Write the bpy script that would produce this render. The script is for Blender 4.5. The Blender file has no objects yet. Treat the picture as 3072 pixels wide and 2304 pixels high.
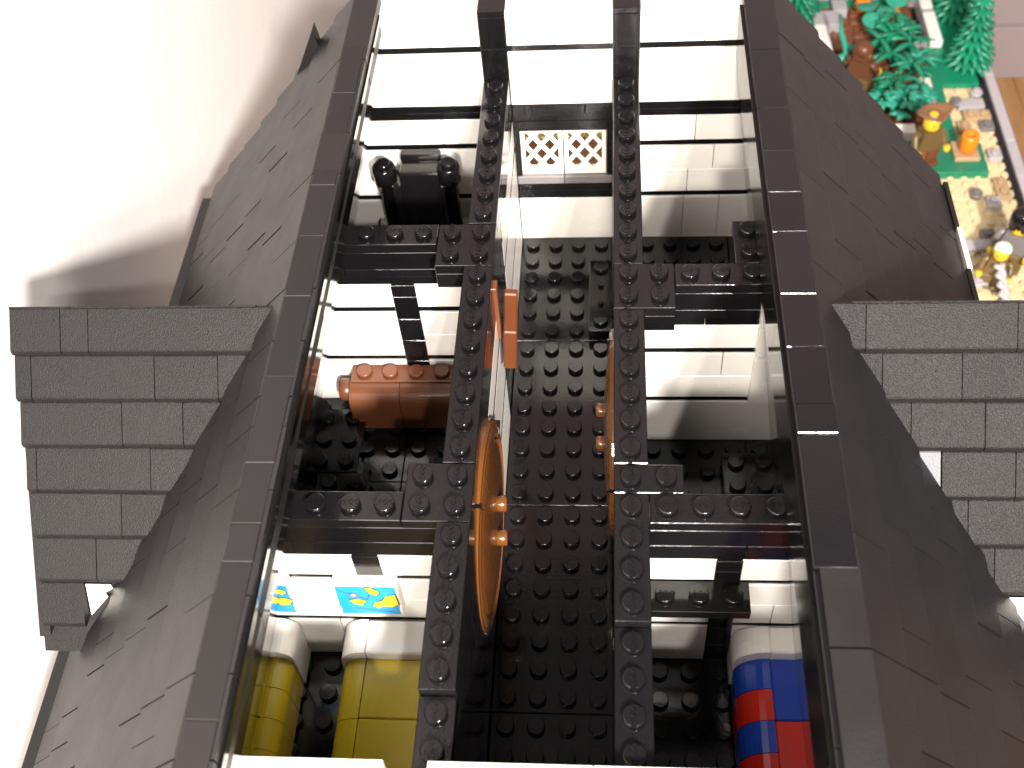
import bpy, math, random
from mathutils import Vector, Matrix
random.seed(7)
S = 0.1                                   # one brick stud pitch = 0.1 units
scene = bpy.context.scene
col = scene.collection

# ------------------------------------------------------------------ camera
cam_d = bpy.data.cameras.new("camera")
cam = bpy.data.objects.new("camera", cam_d)
col.objects.link(cam)
scene.camera = cam
cam_d.sensor_width = 36.0
cam_d.lens = 40.65
cam_d.clip_start = 0.02
cam_d.clip_end = 200.0
r = Vector((0.99630079, 0.05277289, -0.06782147))
u = Vector((6.85588071e-04, 7.84316920e-01, 6.20359976e-01))
f = Vector((-0.08593171, 0.61811163, -0.78137939))
M = Matrix(((r.x, u.x, -f.x), (r.y, u.y, -f.y), (r.z, u.z, -f.z)))
cam.matrix_world = Matrix.Translation(Vector((4.44827, -36.47492, 27.6857)) * S) @ M.to_4x4()
cam_d.dof.use_dof = True
cam_d.dof.focus_distance = 37.5 * S
cam_d.dof.aperture_fstop = 2.2

# ------------------------------------------------------------------ world and lamps
scene.view_settings.view_transform = 'Standard'
scene.view_settings.look = 'None'
scene.view_settings.exposure = 0.0
scene.view_settings.gamma = 1.0
world = bpy.data.worlds.new("World")
scene.world = world
world.use_nodes = True
bg = world.node_tree.nodes["Background"]
bg.inputs[0].default_value = (1.0, 0.91, 0.88, 1)
bg.inputs[1].default_value = 0.19


def lamp(name, direction, dist, size, irradiance, colour, target=(2.5, -10, 0)):
    d = Vector(direction).normalized()
    L = bpy.data.lights.new(name, 'AREA')
    L.shape = 'DISK'
    L.size = size * S
    L.energy = irradiance * math.pi * (dist * S) ** 2
    L.color = colour
    o = bpy.data.objects.new(name, L)
    o.location = (Vector(target) + d * dist) * S
    o.rotation_euler = d.to_track_quat('Z', 'Y').to_euler()
    col.objects.link(o)
    return o


lamp("room_lamp", (0.04, -0.85, 0.51), 80, 6, 3.5, (1.0, 0.92, 0.83))
lamp("side_lamp", (0.375, -0.74, 0.56), 130, 9, 8.5, (1.0, 0.93, 0.87), (-17, -5, -4))
lamp("ceiling_lamp", (0.26, -0.69, 0.68), 150, 4, 1.3, (1.0, 0.92, 0.84), (-10, -8, -4))


# ------------------------------------------------------------------ materials
def mat(name, colour, rough=0.3, bump=0.0, bscale=120.0, var=0.0, vscale=6.0, coat=0.0, spec=0.5, stretch=None, emit=None):
    m = bpy.data.materials.new(name)
    m.use_nodes = True
    nt = m.node_tree
    b = nt.nodes["Principled BSDF"]
    b.inputs["Base Color"].default_value = (*colour, 1)
    b.inputs["Roughness"].default_value = rough
    b.inputs["Specular IOR Level"].default_value = spec
    if coat:
        b.inputs["Coat Weight"].default_value = coat
        b.inputs["Coat Roughness"].default_value = 0.08
    geo = nt.nodes.new("ShaderNodeNewGeometry")
    vec = geo.outputs["Position"]
    if stretch:
        mp = nt.nodes.new("ShaderNodeMapping")
        mp.inputs["Scale"].default_value = stretch[0]
        mp.inputs["Rotation"].default_value = stretch[1]
        nt.links.new(vec, mp.inputs[0])
        vec = mp.outputs[0]
    if bump:
        n = nt.nodes.new("ShaderNodeTexNoise")
        n.inputs["Scale"].default_value = bscale
        n.inputs["Detail"].default_value = 2.0
        nt.links.new(vec, n.inputs["Vector"])
        bp = nt.nodes.new("ShaderNodeBump")
        bp.inputs["Strength"].default_value = bump
        bp.inputs["Distance"].default_value = 0.004
        nt.links.new(n.outputs[0], bp.inputs["Height"])
        nt.links.new(bp.outputs[0], b.inputs["Normal"])
    if var:
        n2 = nt.nodes.new("ShaderNodeTexNoise")
        n2.inputs["Scale"].default_value = vscale
        n2.inputs["Detail"].default_value = 5.0
        nt.links.new(geo.outputs["Position"], n2.inputs["Vector"])
        oi = nt.nodes.new("ShaderNodeObjectInfo")
        add = nt.nodes.new("ShaderNodeMath")
        add.operation = 'ADD'
        nt.links.new(n2.outputs[0], add.inputs[0])
        nt.links.new(oi.outputs["Random"], add.inputs[1])
        mr = nt.nodes.new("ShaderNodeMapRange")
        mr.inputs[1].default_value = 0.3
        mr.inputs[2].default_value = 1.7
        mr.inputs[3].default_value = 1 - var
        mr.inputs[4].default_value = 1 + var
        nt.links.new(add.outputs[0], mr.inputs[0])
        mx = nt.nodes.new("ShaderNodeMix")
        mx.data_type = 'RGBA'
        mx.blend_type = 'MULTIPLY'
        mx.inputs[0].default_value = 1.0
        mx.inputs[6].default_value = (*colour, 1)
        nt.links.new(mr.outputs[0], mx.inputs[7])
        nt.links.new(mx.outputs[2], b.inputs["Base Color"])
        rr = nt.nodes.new("ShaderNodeMapRange")
        rr.inputs[3].default_value = max(rough - 0.1, 0.03)
        rr.inputs[4].default_value = rough + 0.1
        nt.links.new(n2.outputs[0], rr.inputs[0])
        nt.links.new(rr.outputs[0], b.inputs["Roughness"])
    return m


BLACK = mat("black_plastic", (0.0055, 0.005, 0.0058), 0.12, 0.06, 90, 0.3, 9)
BLACKG = mat("glossy_black_plastic", (0.005, 0.0048, 0.0046), 0.1, 0.03, 40, 0.2, 5)
SLOPE = mat("black_slope_plastic", (0.009, 0.0083, 0.0088), 0.5, 0.8, 260, 0.25, 7, spec=0.24)
ROOF = mat("black_roof_plastic", (0.009, 0.0083, 0.0088), 0.42, 0.25, 150, 0.2, 7)
WHITE = mat("white_plastic", (0.80, 0.775, 0.73), 0.25, 0.03, 40, 0.035, 5)
YELLOW = mat("yellow_plastic", (0.62, 0.45, 0.02), 0.28, 0.03, 40, 0.05, 5)
RED = mat("red_plastic", (0.50, 0.018, 0.012), 0.22, 0.03, 40, 0.06, 5)
BLUE = mat("blue_plastic", (0.012, 0.05, 0.36), 0.22, 0.03, 40, 0.1, 5)
BROWN = mat("reddish_brown_plastic", (0.13, 0.045, 0.02), 0.34, 0.03, 40, 0.12, 6)
ORBROWN = mat("orange_brown_plastic", (0.10, 0.028, 0.009), 0.42, 0.03, 40, 0.08, 6, spec=0.3)
GOLD = mat("golden_brown_plastic", (0.12, 0.043, 0.0095), 0.24, 0.10, 50, 0.14, 7, coat=0.4)
GRAIN = mat("grained_brown_plastic", (0.085, 0.030, 0.008), 0.26, 0.6, 90, 0.2, 9, coat=0.3, stretch=((1, 1.0, 0.06), (0, 0, 0)))
GREY = mat("light_grey_plastic", (0.40, 0.38, 0.40), 0.3, 0.03, 40, 0.08, 6)
PGREY = mat("blue_grey_plastic", (0.085, 0.085, 0.10), 0.5, 0.3, 200, 0.08, 6, spec=0.3)
DGREY = mat("dark_grey_plastic", (0.16, 0.15, 0.15), 0.35, 0.03, 40, 0.15, 6)
TAN = mat("tan_plastic", (0.66, 0.55, 0.33), 0.35, 0.05, 30, 0.05, 3)
DTAN = mat("dark_tan_plastic", (0.42, 0.29, 0.16), 0.35, 0.03, 40, 0.1, 6)
GREEN = mat("green_plastic", (0.008, 0.21, 0.11), 0.3, 0.1, 40, 0.22, 7)
LGREEN = mat("bright_green_plastic", (0.03, 0.33, 0.22), 0.3, 0.03, 40, 0.15, 6)
SOIL = mat("soil_brown_plastic", (0.17, 0.06, 0.025), 0.35, 0.05, 30, 0.3, 8)
ORANGE = mat("orange_plastic", (0.72, 0.22, 0.01), 0.25, 0.02, 40, 0.05, 6)
SKIN = mat("yellow_figure_plastic", (0.75, 0.52, 0.03), 0.25)
HATB = mat("hat_brown_plastic", (0.22, 0.11, 0.05), 0.4, 0.03, 40, 0.1, 6)
OLIVE = mat("olive_brown_plastic", (0.13, 0.085, 0.03), 0.35, 0.03, 40, 0.2, 8)
CREAM = mat("pale_yellow_plastic", (0.78, 0.66, 0.30), 0.35)
SEA = mat("map_sea_print", (0.02, 0.26, 0.56), 0.3, 0, 0, 0.28, 22)
LAND = mat("map_land_print", (0.72, 0.55, 0.03), 0.3, 0, 0, 0.12, 18)
INK = mat("map_ink_print", (0.05, 0.05, 0.06), 0.35)
PAINT = mat("wall_paint", (0.88, 0.86, 0.85), 0.75, 0.5, 9, 0.02, 2)

PAINT2 = mat("back_wall_paint", (0.25, 0.205, 0.21), 0.75, 0.5, 9, 0.02, 2)  # darker pinkish grey for the back wall and its skirting


def wood():
    m = bpy.data.materials.new("pine_board")
    m.use_nodes = True
    nt = m.node_tree
    b = nt.nodes["Principled BSDF"]
    g = nt.nodes.new("ShaderNodeNewGeometry")
    mp = nt.nodes.new("ShaderNodeMapping")
    mp.inputs["Scale"].default_value = (1.6, 0.16, 1)
    nt.links.new(g.outputs["Position"], mp.inputs[0])
    n = nt.nodes.new("ShaderNodeTexNoise")
    n.inputs["Scale"].default_value = 4
    n.inputs["Detail"].default_value = 6
    n.inputs["Distortion"].default_value = 0.6
    nt.links.new(mp.outputs[0], n.inputs["Vector"])
    cr = nt.nodes.new("ShaderNodeValToRGB")
    cr.color_ramp.elements[0].position = 0.3
    cr.color_ramp.elements[0].color = (0.28, 0.135, 0.048, 1)
    cr.color_ramp.elements[1].position = 0.65
    cr.color_ramp.elements[1].color = (0.42, 0.24, 0.105, 1)
    nt.links.new(n.outputs[0], cr.inputs[0])
    nt.links.new(cr.outputs[0], b.inputs["Base Color"])
    b.inputs["Roughness"].default_value = 0.45
    return m


WOOD = wood()

# ------------------------------------------------------------------ building helpers
WL = {}                                   # world location (in studs) of every parent


class MB:
    """collects shapes (stud units) and links them as one mesh object"""

    def __init__(s):
        s.v, s.f, s.sm, s.smooth = [], [], [], False

    def add(s, vs, fs, smooth=False):
        b = len(s.v)
        s.v += [tuple(v) for v in vs]
        s.f += [tuple(i + b for i in q) for q in fs]
        s.sm += [smooth] * len(fs)

    def box(s, x0, x1, y0, y1, z0, z1, c=0.02, mtx=None):
        c = min(c, abs(x1 - x0) * .4, abs(y1 - y0) * .4, abs(z1 - z0) * .4)
        X, Y, Z = (x0, x1), (y0, y1), (z0, z1)
        vs, idx = [], {}
        for i in (0, 1):
            for j in (0, 1):
                for k in (0, 1):
                    sx, sy, sz = (1 if i == 0 else -1), (1 if j == 0 else -1), (1 if k == 0 else -1)
                    for a in range(3):
                        p = [X[i] + sx * c, Y[j] + sy * c, Z[k] + sz * c]
                        p[a] = (X[i], Y[j], Z[k])[a]
                        idx[(i, j, k, a)] = len(vs)
                        vs.append(p)
        fs = []
        for a in range(3):
            b_, c_ = (a + 1) % 3, (a + 2) % 3
            for e in (0, 1):
                q = []
                for (m, n) in ((0, 0), (1, 0), (1, 1), (0, 1)):
                    t = [0, 0, 0]
                    t[a], t[b_], t[c_] = e, m, n
                    q.append(idx[(*t, a)])
                fs.append(q if e else q[::-1])
            # edges along axis a
            for m in (0, 1):
                for n in (0, 1):
                    t0, t1 = [0] * 3, [0] * 3
                    t0[a], t1[a] = 0, 1
                    t0[b_] = t1[b_] = m
                    t0[c_] = t1[c_] = n
                    q = [idx[(*t0, b_)], idx[(*t1, b_)], idx[(*t1, c_)], idx[(*t0, c_)]]
                    fs.append(q if (m + n) % 2 == 0 else q[::-1])
        for i in (0, 1):
            for j in (0, 1):
                for k in (0, 1):
                    q = [idx[(i, j, k, 0)], idx[(i, j, k, 1)], idx[(i, j, k, 2)]]
                    fs.append(q if (i + j + k) % 2 == 0 else q[::-1])
        if mtx:
            vs = [mtx @ Vector(p) for p in vs]
        s.add(vs, fs)

    def lathe(s, prof, n=16, c=(0, 0, 0), axis='Z', mtx=None, smooth=True):
        vs, fs = [], []
        for (rr, z) in prof:
            for i in range(n):
                a = 2 * math.pi * i / n
                vs.append((rr * math.cos(a), rr * math.sin(a), z))
        for k in range(len(prof) - 1):
            for i in range(n):
                j = (i + 1) % n
                fs.append((k * n + i, k * n + j, (k + 1) * n + j, (k + 1) * n + i))
        fs.append(tuple(range(n))[::-1])
        fs.append(tuple((len(prof) - 1) * n + i for i in range(n)))
        if axis == 'X':
            vs = [(z, x, y) for x, y, z in vs]
        elif axis == 'Y':
            vs = [(y, z, x) for x, y, z in vs]
        if mtx:
            vs = [tuple(mtx @ Vector(p)) for p in vs]
        vs = [(x + c[0], y + c[1], z + c[2]) for x, y, z in vs]
        s.add(vs, fs[:-2], smooth)
        b = len(s.v) - len(vs)
        s.f += [tuple(i + b for i in q) for q in fs[-2:]]
        s.sm += [False, False]

    def stud(s, x, y, z, n=16):
        s.lathe([(0.3, 0), (0.3, 0.155), (0.292, 0.182), (0.27, 0.2)], n, (x, y, z))

    def prism(s, prof, y0, y1, axes='xz'):
        """closed outline extruded along y (axes xz) or x (axes yz) or z (axes xy)"""
        n = len(prof)
        def P(a, b, t):
            return {'xz': (a, t, b), 'yz': (t, a, b), 'xy': (a, b, t)}[axes]
        vs = [P(a, b, y0) for a, b in prof] + [P(a, b, y1) for a, b in prof]
        fs = [(i, (i + 1) % n, n + (i + 1) % n, n + i) for i in range(n)]
        fs += [tuple(range(n))[::-1], tuple(range(n, 2 * n))]
        s.add(vs, fs)

    def tube(s, pts, rad, n=8):
        pts = [Vector(p) for p in pts]
        rs = rad if isinstance(rad, (list, tuple)) else [rad] * len(pts)
        rings = []
        up = Vector((0.13, 0.21, 0.97))
        for i, p in enumerate(pts):
            t = (pts[min(i + 1, len(pts) - 1)] - pts[max(i - 1, 0)]).normalized()
            a = t.cross(up)
            if a.length < 1e-3:
                a = t.cross(Vector((1, 0, 0)))
            a.normalize()
            b = t.cross(a)
            rings.append([p + a * rs[i] * math.cos(2 * math.pi * k / n) + b * rs[i] * math.sin(2 * math.pi * k / n) for k in range(n)])
        vs = [v for g in rings for v in g]
        fs = [(k * n + i, k * n + (i + 1) % n, (k + 1) * n + (i + 1) % n, (k + 1) * n + i) for k in range(len(pts) - 1) for i in range(n)]
        s.add(vs, fs, True)
        b = len(s.v) - len(vs)
        s.f += [tuple(b + i for i in range(n))[::-1], tuple(b + (len(pts) - 1) * n + i for i in range(n))]
        s.sm += [False, False]

    def mesh(s, name, m, off=(0, 0, 0)):
        me = bpy.data.meshes.new(name)
        me.from_pydata([((x - off[0]) * S, (y - off[1]) * S, (z - off[2]) * S) for x, y, z in s.v], [], s.f)
        me.materials.append(m)
        me.polygons.foreach_set("use_smooth", s.sm)
        me.update()
        import bmesh
        bm = bmesh.new()
        bm.from_mesh(me)
        bmesh.ops.recalc_face_normals(bm, faces=bm.faces)
        bm.to_mesh(me)
        bm.free()
        return me

    def build(s, name, m, parent=None, **kw):
        off = WL[parent] if parent else kw.pop('base', (0, 0, 0))
        o = bpy.data.objects.new(name, s.mesh(name, m, off))
        col.objects.link(o)
        if parent:
            o.parent = parent
        else:
            o.location = [c * S for c in off]
        WL[o] = off
        return o


def tag(o, label=None, cat=None, group=None, kind=None):
    if label:
        o["label"] = label
    if cat:
        o["category"] = cat
    if group:
        o["group"] = group
    if kind:
        o["kind"] = kind
    return o


def thing(name, loc, label, cat, group=None):
    o = bpy.data.objects.new(name, None)
    o.empty_display_size = 0.05
    col.objects.link(o)
    o.location = [c * S for c in loc]
    WL[o] = tuple(loc)
    return tag(o, label, cat, group)


def place(name, me, parent, pos, rotz=0.0, rot=None):
    o = bpy.data.objects.new(name, me)
    col.objects.link(o)
    base = (0, 0, 0)
    if parent:
        o.parent = parent
        base = WL[parent]
    o.location = [(pos[i] - base[i]) * S for i in range(3)]
    o.rotation_euler = rot if rot else (0, 0, rotz)
    WL[o] = tuple(pos)
    return o


# raised lettering on the studs, as on the real bricks
def stud_letters():
    cu = bpy.data.curves.new("stud_lettering", 'FONT')
    cu.body = "LEGO"
    cu.size = 0.215
    cu.align_x = 'CENTER'
    cu.align_y = 'CENTER'
    cu.extrude = 0.03
    cu.resolution_u = 1
    t = bpy.data.objects.new("stud_lettering", cu)
    col.objects.link(t)
    dg = bpy.context.evaluated_depsgraph_get()
    me = bpy.data.meshes.new_from_object(t.evaluated_get(dg))
    vs = [tuple(v.co) for v in me.vertices]
    fs = [tuple(p.vertices) for p in me.polygons]
    bpy.data.objects.remove(t)
    bpy.data.curves.remove(cu)
    bpy.data.meshes.remove(me)
    return vs, fs


LET_V, LET_F = stud_letters()
CACHE = {}


def piece_mesh(nx, ny, h, m, studs, text, n=16, gap=0.012):
    key = (round(nx, 3), round(ny, 3), round(h, 3), m.name, studs, text)
    if key not in CACHE:
        b = MB()
        b.box(-nx / 2 + gap, nx / 2 - gap, -ny / 2 + gap, ny / 2 - gap, 0, h - 0.004)
        if studs:
            for i in range(int(round(nx))):
                for j in range(int(round(ny))):
                    x, y = i - (round(nx) - 1) / 2, j - (round(ny) - 1) / 2
                    b.stud(x, y, h - 0.006, n)
                    if text:
                        b.add([(x - vy * 1.15 if text == 2 else x + vx * 1.15, y + vx * 1.15 if text == 2 else y + vy * 1.15, h + 0.19 + vz) for vx, vy, vz in LET_V], LET_F)
        CACHE[key] = b.mesh("brick", m)
    return CACHE[key]


def piece(name, x0, x1, y0, y1, z0, z1, m, parent, studs=False, text=0, n=16):
    me = piece_mesh(x1 - x0, y1 - y0, z1 - z0, m, studs, text, n)
    return place(name, me, parent, ((x0 + x1) / 2, (y0 + y1) / 2, z0))


def slope_mesh(L, m, lip=0.2, drop=1.2, run=1.0, back=0.9):
    key = ('slope', round(L, 3), m.name, lip, run, drop, back)
    if key not in CACHE:
        b = MB()
        c = 0.03
        prof = [(-back, -0.01), (0, -0.01), (c, -0.02), (run - c * .6, -drop + lip + c * .4), (run, -drop + lip - c), (run, -drop + .012), (-back, -drop + .012)]
        g = 0.014
        b.prism(prof, -L / 2 + g, L / 2 - g)
        CACHE[key] = b.mesh("slope_brick", m)
    return CACHE[key]


# ================================================================== THE ROOM
def wx(y):
    return -15.8


b = MB()
b.box(-120, 120, -150, 52.9, -41, -40, 0)
floor = tag(b.build("floor", WOOD), kind="structure")
for i in range(8):
    x = 22 + i * 6.2
    for (ya, yb) in ((-60, 18 + (i * 13) % 17), (18 + (i * 13) % 17, 52.8)):
        q = MB()
        q.box(x + .03, x + 6.17, ya + .03, yb - .03, -39.99, -39.9, .03)
        q.build("floor_board", WOOD, floor)
b = MB()
b.prism([(wx(-120), -120), (wx(90), 90), (wx(90) - 3, 90), (wx(-120) - 3, -120)], -40, 120, 'xy')
tag(b.build("wall_left", PAINT), kind="structure")
b = MB()
b.box(wx(53) + .1, 130, 52.9, 55, -40, 120, 0)
wb = tag(b.build("wall_back", PAINT2), kind="structure")
b = MB()
b.box(10, 130, 52.2, 52.9, -39.9, -34.6, .08)
b.build("skirting_board", PAINT2, wb)

# ================================================================== THE HOUSE
house = thing("toy_house", (2.5, -13, -40), "black and white toy brick house with its roof ridge left open", "toy house")
ZF = -8.6
# lower body, floor core, closed masses that carry everything
b = MB()
b.box(-11.9, 16.9, -33, 0.9, -40, -9.1, 0.05)
b.build("lower_storey", WHITE, house)

# ---- floors: studded black plates
def floor_part(xs, ys, z=ZF):
    p = MB()
    p.box(xs[0] - .4, xs[-1] + .4, ys[-1] - .4, ys[0] + .45, -9.05, z - .42, .02)
    fl = p.build("floor", BLACK, house)
    for i in range(len(xs) - 1):
        for j in range(len(ys) - 1):
            piece("floor_plate", xs[i], xs[i + 1], ys[j + 1], ys[j], z - .4, z, BLACK, fl, True, 0, 12)
    return fl


fl = floor_part((0.5, 4.5), (.5, -5.5, -13.5, -21.5, -29.5))
piece("floor_plate", 3.5, 4.5, -5.5, -1.5, ZF + .22, ZF + .62, BLACK, fl, False)
for yy, rad_ in ((-2.0, .3), (-3.0, .13), (-4.0, .13), (-5.0, .3)):
    q = MB()
    q.lathe([(rad_, 0), (rad_, .16), (rad_ - .03, .19)], 16, (4.0, yy, ZF + .61))
    q.build("plate_stud", BLACK, fl)
floor_part((-7.5, -3.5, -.5), (.5, -7.5))
fl2 = floor_part((-7.5, -3.5, -.5), (-8.5, -12.5, -18.5))
piece("step_plate", -7.1, -5.1, -12.5, -9.5, ZF + .2, ZF + .62, BLACK, fl2, True)
piece("step_plate", -6.6, -4.6, -15.5, -12.5, ZF + .2, ZF + .62, BLACK, fl2, True)
floor_part((-7.5, -3.5, -.5), (-19.5, -23.5, -28.5))
floor_part((5.5, 9.5, 12.5), (.5, -4.5, -9.5))
fl3 = floor_part((5.5, 9.5, 12.5), (-10.5, -14.5, -18.5))
piece("step_plate", 8.5, 10.5, -16.5, -11.5, ZF + .2, ZF + .62, BLACK, fl3, True)
piece("step_plate", 6.5, 8.5, -18.5, -15.5, ZF + .2, ZF + .62, BLACK, fl3, True)
floor_part((5.5, 9.5, 12.5), (-19.5, -23.5, -28.5))

# ---- end wall (far): white courses between black plates
b = MB()
b.box(-8, 12.4, 1.05, 1.2, -9, -5.3, 0)
b.box(-8, .45, 1.05, 1.2, -5.3, -2.4, 0)
b.box(4.55, 12.4, 1.05, 1.2, -5.3, -2.4, 0)
b.box(-4.4, 9.4, 1.05, 1.2, -2.4, 2.7, 0)
endw = b.build("end_wall", WHITE, house)
# z0, z1, material, recess
COURSES = [(-8.6, -6.22, WHITE, 0), (-6.22, -5.93, BLACK, .06), (-5.93, -4.72, WHITE, 0), (-4.72, -3.48, WHITE, 0), (-3.48, -3.18, BLACK, .06),
           (-3.18, -1.95, WHITE, 0)]
TOPC = [(-1.95, -1.6, BLACK, .03), (-1.6, -1.25, BLACK, 0.0), (-1.25, 1.2, WHITE, 0), (1.2, 1.5, BLACK, .06), (1.5, 2.75, WHITE, 0)]


def course_row(parent, x0, x1, yf, z0, z1, m, rec, seams=(), depth=.54, name="brick"):
    xs = [x0] + [s_ for s_ in seams if x0 < s_ < x1] + [x1]
    for i in range(len(xs) - 1):
        piece(name if z1 - z0 > .5 else "plate", xs[i], xs[i + 1], yf + rec, yf + depth, z0, z1, m, parent)


for k, (z0, z1, m, rec) in enumerate(COURSES + TOPC):
    sl = {0: (-3.1,), 2: (-4.0, -2.2), 3: (-3.2,), 5: (-2.4,), 10: (-2.4,)}.get(k, ())
    sr = {0: (7.5, 9.0), 2: (7.6,), 3: (8.6,), 5: (7.8,), 10: (7.9,)}.get(k, ())
    inset = min((3.4 - z1) / 1.2, 3.6)
    course_row(endw, -5.07 - inset + .75, -.5, .5, z0, z1, m, rec, sl)
    course_row(endw, 5.5, 10.18 + inset - .75, .5, z0, z1, m, rec, sr)
course_row(endw, .5, 4.5, .5, -8.6, -6.22, WHITE, 0)
course_row(endw, .5, 4.5, .5, -6.22, -5.75, BLACK, 0)
course_row(endw, .5, 4.5, .5, -5.75, -5.37, BLACK, .05)
course_row(endw, .5, 4.5, .5, -5.37, -4.97, DGREY, -.05, (2.48,))
course_row(endw, .5, 4.5, .5, -2.6, -2.1, BLACK, 0)
course_row(endw, .5, 4.5, .5, -2.1, -1.7, BLACK, .04)
course_row(endw, .5, 4.5, .5, -1.7, -1.25, BLACK, 0, (1.3, 3.4))
course_row(endw, .5, 4.5, .5, -1.25, 1.2, WHITE, 0)
course_row(endw, .5, 4.5, .5, 1.2, 1.5, BLACK, .06)
course_row(endw, .5, 4.5, .5, 1.5, 2.75, WHITE, 0, (2.3,))
piece("jamb", .45, .72, .52, 1.2, -5.37, -2.6, BLACK, endw)
piece("jamb", 4.24, 4.55, .52, 1.2, -5.37, -2.6, BLACK, endw)
for x in (0, 5):
    for (z0, z1) in ((-8.6, -5.9), (-5.9, -3.4), (-3.4, -.4), (-.4, 1.4), (1.4, 2.78)):
        piece("post_brick", x - .5, x + .5, .44, 1.25, z0, z1, BLACK, endw)
    piece("post_brick", x - .5, x + .5, .44, 2.35, 2.8, 3.05, BLACK, endw)
for (x0, x1, ss) in ((-4.9, -.5, (-2.4,)), (.5, 4.5, (2.3,)), (5.5, 9.9, (7.9,))):
    xs = [x0, *ss, x1]
    for i in range(len(xs) - 1):
        piece("top_tile", xs[i], xs[i + 1], .5, 2.3, 2.76, 2.96, WHITE, endw)
b = MB()
b.box(-4.4, 9.4, 1.22, 2.1, 1.7, 2.74, .02)
b.build("upper_ledge", WHITE, house)

# ---- lattice window in the end wall: two white leaves
def lattice(xc):
    b = MB()
    x0, x1, z0, z1 = xc - .86, xc + .86, -4.96, -2.61
    y0, y1 = .62, .84
    w = .17
    b.box(x0, x0 + w, y0, y1, z0, z1, .02)
    b.box(x1 - w, x1, y0, y1, z0, z1, .02)
    b.box(x0 + w, x1 - w, y0, y1, z0, z0 + .34, .02)
    b.box(x0 + w, x1 - w, y0, y1, z1 - w, z1, .02)
    fr = b.build("window_leaf", WHITE, house)
    xa, xb, za, zb = x0 + w, x1 - w, z0 + .34, z1 - w
    zc, hw, hh = (za + zb) / 2, (xb - xa) / 4, (zb - za) / 4
    for sgn, dy in ((1, 0.0), (-1, .06)):
        b = MB()
        for c in (2.5, .5, -1.5, -3.5):
            pts = []
            for i in range(241):
                t = -3 + i * .025
                x, z = xc + sgn * hw * t, zc + hh * (c - t)
                if xa <= x <= xb and za <= z <= zb:
                    pts.append((x, z))
            if len(pts) > 3:
                (xa_, za_), (xb_, zb_) = pts[0], pts[-1]
                L = math.hypot(xb_ - xa_, zb_ - za_)
                ang = math.atan2(zb_ - za_, xb_ - xa_)
                mt = Matrix.Translation(((xa_ + xb_) / 2, y0 + .08 + dy, (za_ + zb_) / 2)) @ Matrix.Rotation(-ang, 4, 'Y')
                b.box(-L / 2 - .06, L / 2 + .06, -.05, .05, -.09, .09, .015, mt)
        b.build("lattice_bars", WHITE, fr)


lattice(1.585)
lattice(3.365)
b = MB()
b.box(-.3, 5.3, 2.0, 2.2, -4.2, -2.0, .03)
for (x, z) in ((1.2, -3.0), (2.2, -3.5), (3.4, -2.9), (4.0, -3.6), (1.9, -2.6)):
    b.lathe([(.3, 0), (.3, .18), (.26, .2)], 12, (x, 2.0, z), mtx=Matrix.Rotation(math.pi / 2, 4, 'X'))
b.build("outer_panel", CREAM, house)

# ---- corridor walls, studded tops
def corridor_wall(x, plates, body):
    p = MB()
    p.box(x - .4, x + .4, -28, .42, -9, -.45, .03)
    w = p.build("corridor_wall", BLACK, house)
    for (x0, x1, y0, y1, top) in plates:
        piece("stud_plate", x0, x1, y0, y1, top - .4, top, BLACK, w, True, 2, 20)
    for (y0, y1, z0, z1, m) in body:
        piece("brick", x - .5, x + .5, y0, y1, z0, z1, m, w)
    return w


LB = []
for (z0, z1) in ((-8.6, -6.2), (-6.2, -5.9), (-5.9, -3.5), (-3.5, -3.2), (-3.2, -2.0), (-2.0, -1.2), (-1.2, -.42)):
    dark = z1 - z0 < .5 or z0 > -2.1
    for (y0, y1, wh) in ((-6.5, .42, True), (-9.4, -6.5, False), (-14.4, -9.4, True), (-21.5, -14.4, False), (-28, -21.5, False)):
        LB.append((y0, y1, z0, z1, WHITE if (wh and not dark) else BLACK))
lw = corridor_wall(0, [(-.5, .5, -7.5, .42, 0), (-1.5, .5, -9.5, -7.5, -.02), (-.5, .5, -17.5, -9.5, 0), (-1.5, .5, -19.5, -17.5, -.02), (-.5, .5, -24.5, -19.5, 0), (-.5, .5, -28.5, -24.5, -.35)], LB)
RB = [(y0, y1, z0, z1, WHITE if y1 > -1 and z0 < -2.1 else BLACK) for (z0, z1) in ((-8.6, -4.8), (-4.8, -2.4), (-2.4, -.42)) for (y0, y1) in ((-4, .42), (-12, -4), (-20, -12), (-28, -20))]
rw = corridor_wall(5, [(4.5, 5.5, -9.5, .42, 0), (4.5, 6.5, -11.5, -9.5, .02), (4.5, 5.5, -17.5, -11.5, 0), (4.5, 6.5, -18.5, -17.5, -.02), (4.5, 5.5, -22.5, -18.5, 0), (4.5, 5.5, -28.5, -22.5, -.3)], RB)
piece("corner_brick", 5.5, 6.5, -11.5, -10.5, -1.1, -.39, BLACK, rw)
piece("corner_brick", -1.5, -.5, -9.5, -8.5, -1.1, -.43, BLACK, lw)

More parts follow.
